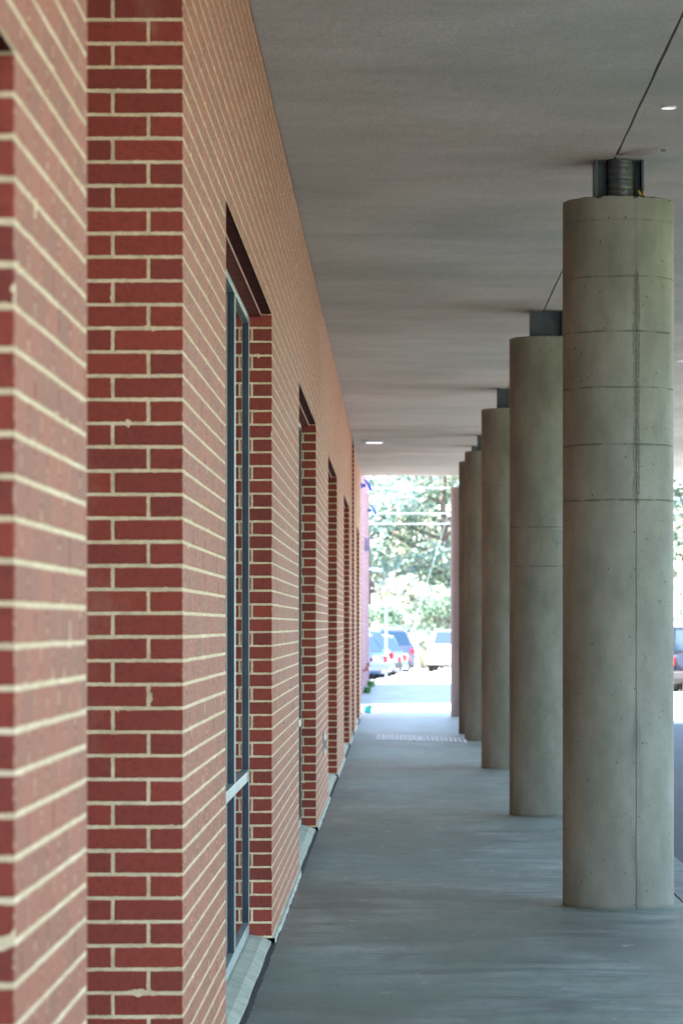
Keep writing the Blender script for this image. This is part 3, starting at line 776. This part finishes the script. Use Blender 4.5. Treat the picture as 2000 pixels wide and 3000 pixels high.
def make_car(kind, body_mat, L=4.6, W=1.86, Hh=1.66, roofmat=None):
    """nose towards +Y in local space, origin on the ground at the centre."""
    e = empty({'suv': 'parked_suv', 'pickup': 'parked_pickup', 'jeep': 'parked_jeep', 'sedan': 'parked_car'}[kind])
    h = L/2; g = .22
    if kind in ('suv', 'jeep', 'sedan'):
        belt = .60*Hh
        hood = .62*Hh if kind == 'suv' else (.60*Hh if kind == 'sedan' else .66*Hh)
        low = [(-h, .42), (-h+.02, .75), (-h+.10, belt), (h*.30, belt), (h*.42, hood-.02), (h-.25, hood-.12), (h-.04, hood-.30), (h, .45), (h-.08, g+.02), (-h+.10, g+.02)]
        if kind == 'sedan': cab = [(-h+.55, belt), (-h+1.25, Hh), (h*.05, Hh), (h*.42, belt)]
        elif kind == 'jeep': cab = [(-h+.10, belt), (-h+.16, Hh), (h*.20, Hh), (h*.33, belt)]
        else: cab = [(-h+.12, belt), (-h+.52, Hh-.03), (h*.02, Hh), (h*.40, belt)]
    else:
        belt = .62*Hh; hood = .66*Hh
        low = [(-h, .55), (-h, belt-.02), (h*.42, belt), (h*.52, hood), (h-.25, hood-.05), (h, hood-.25), (h, .5), (h-.1, .34), (-h+.1, .36)]
        cab = [(-h*.12, belt), (-h*.06, Hh), (h*.25, Hh), (h*.46, belt)]
    def loft(prof, sections, mb, mi=0):
        rows = []
        for x, sc_, dz in sections:
            cy = sum(p[0] for p in prof)/len(prof); rows.append([(x, cy+(p[0]-cy)*sc_, p[1]-dz*(1 if p[1] > .6 else 0)) for p in prof])
        n = len(prof)
        for a, b in zip(rows, rows[1:]):
            for i in range(n): j = (i+1) % n; mb.face([a[i], a[j], b[j], b[i]], None, mi)
        mb.face(rows[0], None, mi); mb.face(rows[-1][::-1], None, mi)
    hw = W/2
    q = MB(); loft(low, [(-hw, .965, .03), (-hw+.06, .985, .0), (-hw*.6, 1, -.01), (hw*.6, 1, -.01), (hw-.06, .985, 0), (hw, .965, .03)], q)
    b = q.build('body', body_mat, e, smooth=True, bevel=.03)
    q = MB()
    tw = hw-.20 if kind != 'jeep' else hw-.10
    cb = [(-hw+.07, cab[0][0], cab[0][1]), (-hw+.07, cab[3][0], cab[3][1])]
    A = [(-hw+.06, cab[0][0], cab[0][1]-.02), (-tw, cab[1][0], cab[1][1]), (-tw, cab[2][0], cab[2][1]), (-hw+.06, cab[3][0], cab[3][1]-.02)]
    B = [(-x, y, z) for x, y, z in A]
    q.face(A[::-1]); q.face(B); q.face([A[0], A[1], B[1], B[0]][::-1]); q.face([A[1], A[2], B[2], B[1]][::-1]); q.face([A[2], A[3], B[3], B[2]][::-1])
    cabin = q.build('cabin', roofmat or body_mat, e, smooth=True, bevel=.04)
    def inset(quad, m0, off=.012):
        P = [Vector(p) for p in quad]; c = sum(P, Vector())/4; nrm = (P[1]-P[0]).cross(P[3]-P[0]).normalized()
        if nrm.dot(c-Vector((0, 0, Hh*.7))) < 0: nrm = -nrm
        out = []
        for i in range(4):
            pv = P[(i-1) % 4]-P[i]; nv = P[(i+1) % 4]-P[i]
            out.append(P[i]+pv.normalized()*m0+nv.normalized()*m0+nrm*off)
        mb = MB(); mb.face(out); mb.face([p-nrm*.03 for p in out][::-1])
        for i in range(4): j = (i+1) % 4; mb.face([out[i], out[j], out[j]-nrm*.03, out[i]-nrm*.03])
        return mb
    inset([A[2], A[3], B[3], B[2]], .08).build('windscreen', M['carglass'], e)
    inset([A[0], A[1], B[1], B[0]], .09).build('rear_window', M['carglass'], e)
    for S in (A, B):
        a0, a1, a2, a3 = [Vector(p) for p in S]
        cuts = [0, .34, .66, 1] if kind != 'pickup' else [0, .42, 1]
        for c0, c1 in zip(cuts, cuts[1:]):
            inset([a0.lerp(a3, c0), a1.lerp(a2, c0), a1.lerp(a2, c1), a0.lerp(a3, c1)], .055).build('side_window', M['carglass'], e)
    wr = .35 if kind in ('suv', 'sedan') else .40
    for wx in (-hw+.10, hw-.10):
        for wy in (-h+.82 if kind != 'pickup' else -h+1.1, h-.85):
            q = MB(); q.tube((wx-.11, wy, wr), (wx+.11, wy, wr), wr, wr, 28); wh = q.build('wheel', M['tyre'], e, smooth=True, bevel=.02)
            q = MB(); sx = 1 if wx > 0 else -1
            q.tube((wx+sx*.08, wy, wr), (wx+sx*.117, wy, wr), wr*.62, wr*.58, 20)
            q.build('rim', M['rim'], wh, smooth=True)
    for sx in (-1, 1):
        zt = belt-.10
        q = MB(); q.box((sx*hw-.05*sx-.11, -h-.005, zt-.24), (sx*hw-.05*sx+.11 if sx < 0 else sx*hw-.05+.06, -h+.16, zt))
        q.v = [(max(-hw-.008, min(hw+.008, x)), y, z) for x, y, z in q.v]
        q.build('tail_light', M['tail'], e, bevel=.015)
        q = MB(); q.box((sx*(hw-.42) if sx > 0 else -hw-.005, h-.22, hood-.42), (hw+.005 if sx > 0 else -(hw-.42), h+.005, hood-.26)); q.build('headlight', M['headlamp'], e, bevel=.02)
        q = MB(); yb_ = cab[3][0]-.25; q.box((sx*hw-.02 if sx > 0 else -hw-.2, yb_, belt-.02), (hw+.2 if sx > 0 else -hw+.02, yb_+.1, belt+.14)); q.build('mirror', body_mat, e, bevel=.03)
    q = MB(); q.box((-hw+.04, -h-.07, .36), (hw-.04, -h+.06, .58)); q.build('rear_bumper', M['trim'] if kind != 'suv' else body_mat, e, bevel=.03)
    q = MB(); q.box((-hw+.04, h-.06, .34), (hw-.04, h+.08, .56)); q.build('front_bumper', M['rim'] if kind == 'pickup' else body_mat, e, bevel=.03)
    q = MB(); q.box((-.17, -h-.03, .72), (.17, -h-.005, .87)); q.build('number_plate', M['white_paint'], e)
    q = MB(); q.box((-hw*.6, h-.01, .60), (hw*.6, h+.02, hood-.24))
    gr = q.build('grille', M['trim'], e)
    if kind == 'pickup':
        for k in range(3):
            q = MB(); z = .66+k*.14; q.box((-hw*.6, h+.02, z), (hw*.6, h+.04, z+.05)); q.build('grille_bar', M['white_paint'], gr)
    if kind == 'jeep':
        sp = MB(); sp.tube((0.0, -h-.05, .98), (0.0, -h-.29, .98), .38, .38, 28); s = sp.build('spare_wheel', M['tyre'], e, smooth=True, bevel=.02)
        sp = MB(); sp.tube((0.0, -h-.285, .98), (0.0, -h-.30, .98), .25, .22, 20); sp.build('rim', P_red, s)
    if kind == 'suv':
        q = MB()
        for sx in (-1, 1):
            q.tube((sx*(tw-.06), cab[1][0]+.15, Hh+.035), (sx*(tw-.06), cab[2][0]-.1, Hh+.035), .018)
        q.build('roof_rack', M['rim'], e)
    return e
def lotz(y): return zslope(y)-.133
def place(car, x, y, head, label, cat, group=None):
    car.location = (x, y, lotz(y)+.002); car.rotation_euler = (0, 0, head); tag(car, label, cat, group)
    return car
def rear_at(x, y, L, head):
    # centre of a car whose rear middle is at x, y and nose points along head (0 = +Y, counter-clockwise)
    return (x+(-math.sin(head))*L/2, y+math.cos(head)*L/2)
hd = R(62)
cars = [('suv', P_blue, 4.6, 1.84, 1.62, -.72, 117.2, 'blue suv at the near end of the parked row beside the pink wall'),
        ('suv', P_silver, 4.7, 1.86, 1.80, -.50, 121.2, 'taller blue grey suv with dark side windows, second in the parked row'),
        ('sedan', P_pale, 4.6, 1.82, 1.50, -.22, 125.4, 'pale blue saloon showing mostly its tail, third in the parked row'),
        ('suv', P_silver, 4.5, 1.82, 1.60, .0, 129.8, 'blue grey suv mostly hidden, fourth in the parked row'),
        ('sedan', P_white, 4.6, 1.82, 1.45, .18, 134.5, 'white saloon with only its tail corner showing, just before the tall grey suv')]
for i, (k, pm, L, W, Hh, rx, ry, lab) in enumerate(cars):
    c = make_car(k, pm, L, W, Hh); x, y = rear_at(rx, ry, L, hd); place(c, x, y, hd, lab, 'car', 'cars parked in a row beyond the building')
c = make_car('suv', P_grey, 4.9, 1.95, 1.92); x, y = rear_at(-.05, 148, 4.9, R(24)); place(c, x, y, R(24), 'tall grey suv seen from behind at the far end of the parked row', 'suv', 'cars parked in a row beyond the building')
c = make_car('pickup', P_white, 5.7, 2.04, 1.9); place(c, 2.62, 152, R(176), 'white pickup truck facing the camera, half hidden by the farthest column', 'pickup truck')
c = make_car('jeep', P_dark, 4.2, 1.86, 1.80, P_dark); place(c, 8.72, 93.5, R(-8), 'dark off-road vehicle with red tail lamp and spare wheel at the right edge', 'jeep')

# ------------------------------------------------------------------ street furniture
mp = plain('pale blue painted steel', (.16, .40, .50), .5, .1, var=.05)
fr = tag(empty('metal_frame', (0, 119.9, 0)), 'pale blue square metal frame of one bar and posts standing over the parked cars', 'metal frame')
for x in (-.36, -3.2):
    q = MB(); q.box((x-.04, -.04, lotz(119.9)), (x+.04, .04, EYE+.70)); q.build('post', mp, fr)
q = MB(); q.box((-3.2, -.045, EYE+.66), (-.32, .045, EYE+.73)); q.build('crossbar', mp, fr)
ml = plain('street lamp metal', (.12, .20, .42), .4, .3, var=.05)
e = tag(empty('street_lamp', (-2.1, 150, lotz(150))), 'blue grey street lamp whose flat head reaches past the far brick wall', 'street lamp')
hz = EYE+2.52-lotz(150)
q = MB(); q.tube((0, 0, 0), (0, 0, hz), .07, .05, 12); q.build('pole', ml, e)
q = MB(); q.tube((0, 0, hz-.1), (1.05, 0, hz+.02), .035); q.build('arm', ml, e)
q = MB(); q.box((1.0, -.14, hz-.07), (1.5, .14, hz+.07)); q.v = [(x, y, z-(.10*(x-1.0))) for x, y, z in q.v]; q.build('lamp_head', ml, e, bevel=.03)
# overhead lines on two poles out of the opening's sides
wood = plain('pole wood', (.20, .15, .11), .9, var=.3, scale=5, bump=.6, bd=.01)
cablem = plain('pale cable', (.22, .27, .32), .5, var=.05)
def pole(x, y, label):
    e = tag(empty('utility_pole', (x, y, lotz(y))), label, 'utility pole', 'utility poles carrying the overhead lines')
    q = MB(); q.tube((0, 0, 0), (0, 0, 9.6), .17, .12, 14); q.build('post', wood, e)
    q = MB(); q.box((-.06, -1.0, 8.95), (.06, 1.0, 9.07)); q.build('crossarm', wood, e)
    for yy_ in (-.85, .85, 0):
        q = MB(); q.tube((0, yy_, 9.05), (0, yy_, 9.2), .04, .03); q.build('insulator', M['white_paint'], e)
pole(-24, 165, 'wooden utility pole left of the far view, behind the brick building'); pole(26, 165, 'wooden utility pole right of the far view')
def cable(z, r, dy, label):
    q = MB(); pts = []
    for i in range(25):
        s = i/24; x = -24+50*s; pts.append((x, 165+dy, z+.25*((2*s-1)**2)))
    q.path(pts, r, 6); tag(q.build('overhead_cable', cablem), label, 'cable', 'overhead cables across the far trees')
for yv, r, dy, lab in ((1430, .024, .0, 'topmost pale overhead cable crossing in front of the trees'), (1504, .020, .1, 'middle pale overhead cable crossing in front of the trees'), (1535, .020, -.1, 'lowest of the three pale overhead cables in front of the trees')):
    cable(EYE+(1832-yv)/9750*165, r, dy, lab)
q = MB(); d0 = 164.
pA = ((1312-1160)/9750*d0, d0, EYE+(1832-1508)/9750*d0); pB = ((1246-1160)/9750*d0, d0, EYE+(1832-1722)/9750*d0); 
dirv = Vector(pB)-Vector(pA); pC = Vector(pB)+dirv*1.05
q.tube(pA, pC, .007, .014, 8); tag(q.build('guy_wire', cablem), 'slanting pale guy wire in front of the trees, below the cables', 'wire')
# blue panel by the shrubs
e = tag(empty('sign_board', (1.02, 158, lotz(158))), 'small plain blue board on a post between the grey suv and the white pickup', 'sign')
q = MB(); q.box((-.13, -.02, .75), (.15, .02, 1.10)); q.build('panel', plain('blue sign paint', (.10, .30, .60), .5), e)
q = MB(); q.tube((0, .04, 0), (0, .04, .98), .025); q.build('post', cablem, e)
# chain-link fence on the right
fe = tag(empty('chain_link_fence', (0, 0, 0)), 'pale chain-link fence behind the vehicle at the right edge', 'fence')
FY = 128.
for i in range(9):
    x = 8+i*2.6; q = MB(); q.tube((x, FY, lotz(FY)), (x, FY, lotz(FY)+2.0), .03, n=8); q.build('post', cablem, fe)
q = MB(); q.tube((8, FY, lotz(FY)+1.97), (28.8, FY, lotz(FY)+1.97), .025, n=8); q.tube((8, FY, lotz(FY)+.1), (28.8, FY, lotz(FY)+.1), .012, n=6); q.build('rail', cablem, fe)
q = MB(); s_ = .09
k = 0
while k < 250:
    x = 8+k*s_; k += 1
    for sg in (1, -1):
        a = (x, FY+.03, lotz(FY)+.1 if sg > 0 else lotz(FY)+1.95); x2 = x+1.85
        bz = lotz(FY)+1.95 if sg > 0 else lotz(FY)+.1
        if x2 < 28.8: q.tube(a, (x2, FY+.03, bz), .004, n=3, caps=False)
q.build('wire_mesh', cablem, fe, merge=False)

# ------------------------------------------------------------------ trees
def leaf_material(name, a, b, c):
    t = NT(name); o = t.obj(); oi = t.node('ShaderNodeObjectInfo')
    n = t.noise(o, .55, 3); n2 = t.noise(o, 5, 3, .7)
    col = t.mix(t.smooth(n, .35, .65), a, b); col = t.mix(t.smooth(n2, .5, .8, 0, .7), col, c)
    t.out(col, .55, spec=.6)
    tr = t.node('ShaderNodeBsdfTranslucent'); t.link(col, tr.inputs['Color']); mx = t.node('ShaderNodeMixShader'); mx.inputs[0].default_value = .35
    t.link(t.b.outputs[0], mx.inputs[1]); t.link(tr.outputs[0], mx.inputs[2]); t.link(mx.outputs[0], t.n['Material Output'].inputs[0])
    return t.m
LM = [leaf_material('leaf deep green', (.07, .15, .14), (.19, .27, .24), (.44, .47, .42)),
      leaf_material('leaf mid green', (.10, .18, .13), (.22, .28, .21), (.44, .46, .38)),
      leaf_material('leaf pale', (.28, .33, .27), (.42, .44, .36), (.58, .58, .52))]
bark = plain('bark', (.16, .13, .105), .9, var=.3, scale=4, bump=.8, bd=.02)
def foliage(blobs, n, size, rnd, pts_out=None):
    q = MB()
    for _ in range(n):
        bx, by, bz, br = rnd.choice(blobs)
        while True:
            d = Vector((rnd.uniform(-1, 1), rnd.uniform(-1, 1), rnd.uniform(-1, 1)))
            if .05 < d.length <= 1: break
        rr = (rnd.random()**.45); d = d.normalized()*rr*br*rnd.uniform(.8, 1.12); d.z *= .72
        c = Vector((bx, by, bz))+d; s = size*rnd.uniform(.55, 1.3)
        a = Vector((rnd.gauss(0, 1), rnd.gauss(0, 1), rnd.gauss(0, .6))).normalized(); b = a.orthogonal().normalized()
        b = (b+a.cross(b)*rnd.uniform(-1.5, 1.5)).normalized()
        w = a*s; hgt = b*s*.55
        q.face([c-w, c-hgt, c+w, c+hgt])
    return q
def make_tree(seed, Ht, spread, lmat, n=7000, size=.16, low=.18):
    rnd = random.Random(seed); e = empty('broadleaf_tree')
    tr = MB(); p = Vector((0, 0, -.3)); r = .02*Ht; blobs = []
    lean = rnd.uniform(-.3, .3); trunk = [p]
    for i in range(1, 8):
        trunk.append(Vector((lean*i*.35+rnd.uniform(-.12, .12), rnd.uniform(-.15, .15), Ht*.9*i/7)))
    for i in range(7): tr.tube(trunk[i], trunk[i+1], r*(1-i/8.2), r*(1-(i+1)/8.2), 10, caps=False)
    for k in range(20):
        z = Ht*rnd.uniform(low, .88); s = z/(Ht*.9)*7; i = min(6, int(s)); st = trunk[i].lerp(trunk[i+1], s-i)
        a = k*2.4+rnd.uniform(-.5, .5); ln = spread*(1.0-.55*abs(z/Ht-.45))*rnd.uniform(.55, 1.0)
        mid = st+Vector((math.cos(a)*ln*.5, math.sin(a)*ln*.5, ln*.15)); end = st+Vector((math.cos(a)*ln, math.sin(a)*ln, ln*.45))
        tr.tube(st, mid, r*.34, r*.22, 6, caps=False); tr.tube(mid, end, r*.22, r*.07, 6, caps=False)
        blobs += [(end.x, end.y, end.z, rnd.uniform(.9, 1.7)*spread/4.2), (mid.x, mid.y, mid.z+.4, rnd.uniform(.7, 1.2)*spread/4.2)]
    blobs += [(trunk[-1].x, 0, Ht*.93, spread*.33), (trunk[-2].x, 0, Ht*.85, spread*.4)]
    tr.build('trunk', bark, e, smooth=True, merge=True)
    foliage(blobs, n, size, rnd).build('crown', lmat, e, merge=False)
    return e
def make_bush(seed, Hb, w, lmat, n=2200, size=.10):
    rnd = random.Random(seed); e = empty('shrub'); st = MB(); blobs = []
    for k in range(9):
        a = rnd.uniform(0, 6.28); q_ = Vector((math.cos(a)*w*.5*rnd.random(), math.sin(a)*w*.5*rnd.random(), Hb*rnd.uniform(.35, .85)))
        st.tube((0, 0, -.1), q_, .035, .012, 6, caps=False); blobs.append((q_.x, q_.y, q_.z, rnd.uniform(.25, .5)*w*.6))
    st.build('stems', bark, e); foliage(blobs, n, size, rnd).build('foliage', lmat, e, merge=False)
    return e
protos = [make_tree(11, 19, 5.0, LM[0]), make_tree(12, 16, 4.4, LM[1]), make_tree(13, 14, 4.6, LM[2], 6000), make_tree(14, 22, 5.4, LM[0], 8500, low=.12)]
kinds = ['tall deep green tree', 'mid green tree', 'pale loose tree', 'very tall dense green tree']
spots = [ # x, y, proto, scale, where
    (-1.6, 176, 0, 1.0, 'showing just right of the pink wall'), (2.6, 181, 1, 1.05, 'in the middle of the far opening'),
    (.6, 190, 3, .95, 'rising behind the parked grey suv'), (5.4, 186, 2, 1.15, 'behind the farthest concrete column'),
    (-5.5, 184, 1, 1.1, 'hidden partly by the pink building'), (-10, 178, 3, .9, 'beyond the pink building roof'), (-15.5, 184, 0, 1.0, 'far to the left behind the buildings'),
    (10, 180, 0, 1.0, 'between the far columns and the right edge'), (14.5, 184, 1, 1.1, 'just left of the right edge of the view'), (17.3, 177, 2, 1.1, 'at the right edge of the view'),
    (19.8, 186, 3, 1.0, 'at the right edge behind the pale tree'), (25, 180, 0, 1.05, 'beyond the right edge of the view'), (31, 186, 1, 1.1, 'farthest to the right'), (2.3, 200, 3, 1.15, 'deepest in the wood in the middle of the view'),
    (-4, 203, 0, 1.1, 'deep in the wood at the left'), (9, 202, 3, 1.1, 'deep in the wood behind the columns'), (16, 204, 0, 1.2, 'deep in the wood at the right')]
used = set()
for i, (x, y, k, s, wh) in enumerate(spots):
    t_ = protos[k] if k not in used else copy_tree(protos[k]); used.add(k)
    t_.location = (x, y, lotz(y)-.1); t_.scale = (s, s, s); t_.rotation_euler = (0, 0, (i*1.37) % 6.28)
    tag(t_, kinds[k]+' '+wh, 'tree', 'trees at the edge of the far wood')
bp = [make_bush(31, 2.2, 2.4, LM[2]), make_bush(32, 3.4, 3.0, LM[1], 3000), make_bush(33, 2.6, 2.6, LM[0])]
bs = [(0, 173, 0, 2.2, 'deep under the tree crowns at the left'), (2.2, 174, 0, 2.0, 'deep under the tree crowns in the middle'), (4.4, 174, 0, 2.1, 'deep under the tree crowns behind the columns'), (15, 171, 0, 2.1, 'deep under the crowns at the right edge'), (18.5, 173, 0, 2.3, 'deep under the crowns past the right edge'), (-.9, 167, 1, 1.0, 'behind the near parked cars'), (.5, 169, 2, 1.0, 'behind the grey suv roof'), (1.35, 163, 0, .8, 'between the grey suv and the white pickup'), (2.3, 166, 1, 1.15, 'behind the white pickup cab'),
      (3.6, 170, 0, 1.2, 'behind the farthest column'), (-3.6, 169, 2, 1.2, 'behind the pink wall'), (7, 168, 1, 1.2, 'right of the far columns'), (12, 166, 2, 1.2, 'near the fence'), (16.4, 160, 0, 1.1, 'at the right edge behind the fence'), (19.2, 166, 1, 1.3, 'past the right edge behind the fence')]
used = set()
for i, (x, y, k, s, wh) in enumerate(bs):
    t_ = bp[k] if k not in used else copy_tree(bp[k]); used.add(k)
    t_.location = (x, y, lotz(y)); t_.scale = (s, s, s); t_.rotation_euler = (0, 0, (i*2.1) % 6.28)
    tag(t_, ['pale green rounded shrub ', 'mid green tall shrub ', 'deep green shrub '][k]+wh, 'shrub', 'shrubs in front of the far wood')
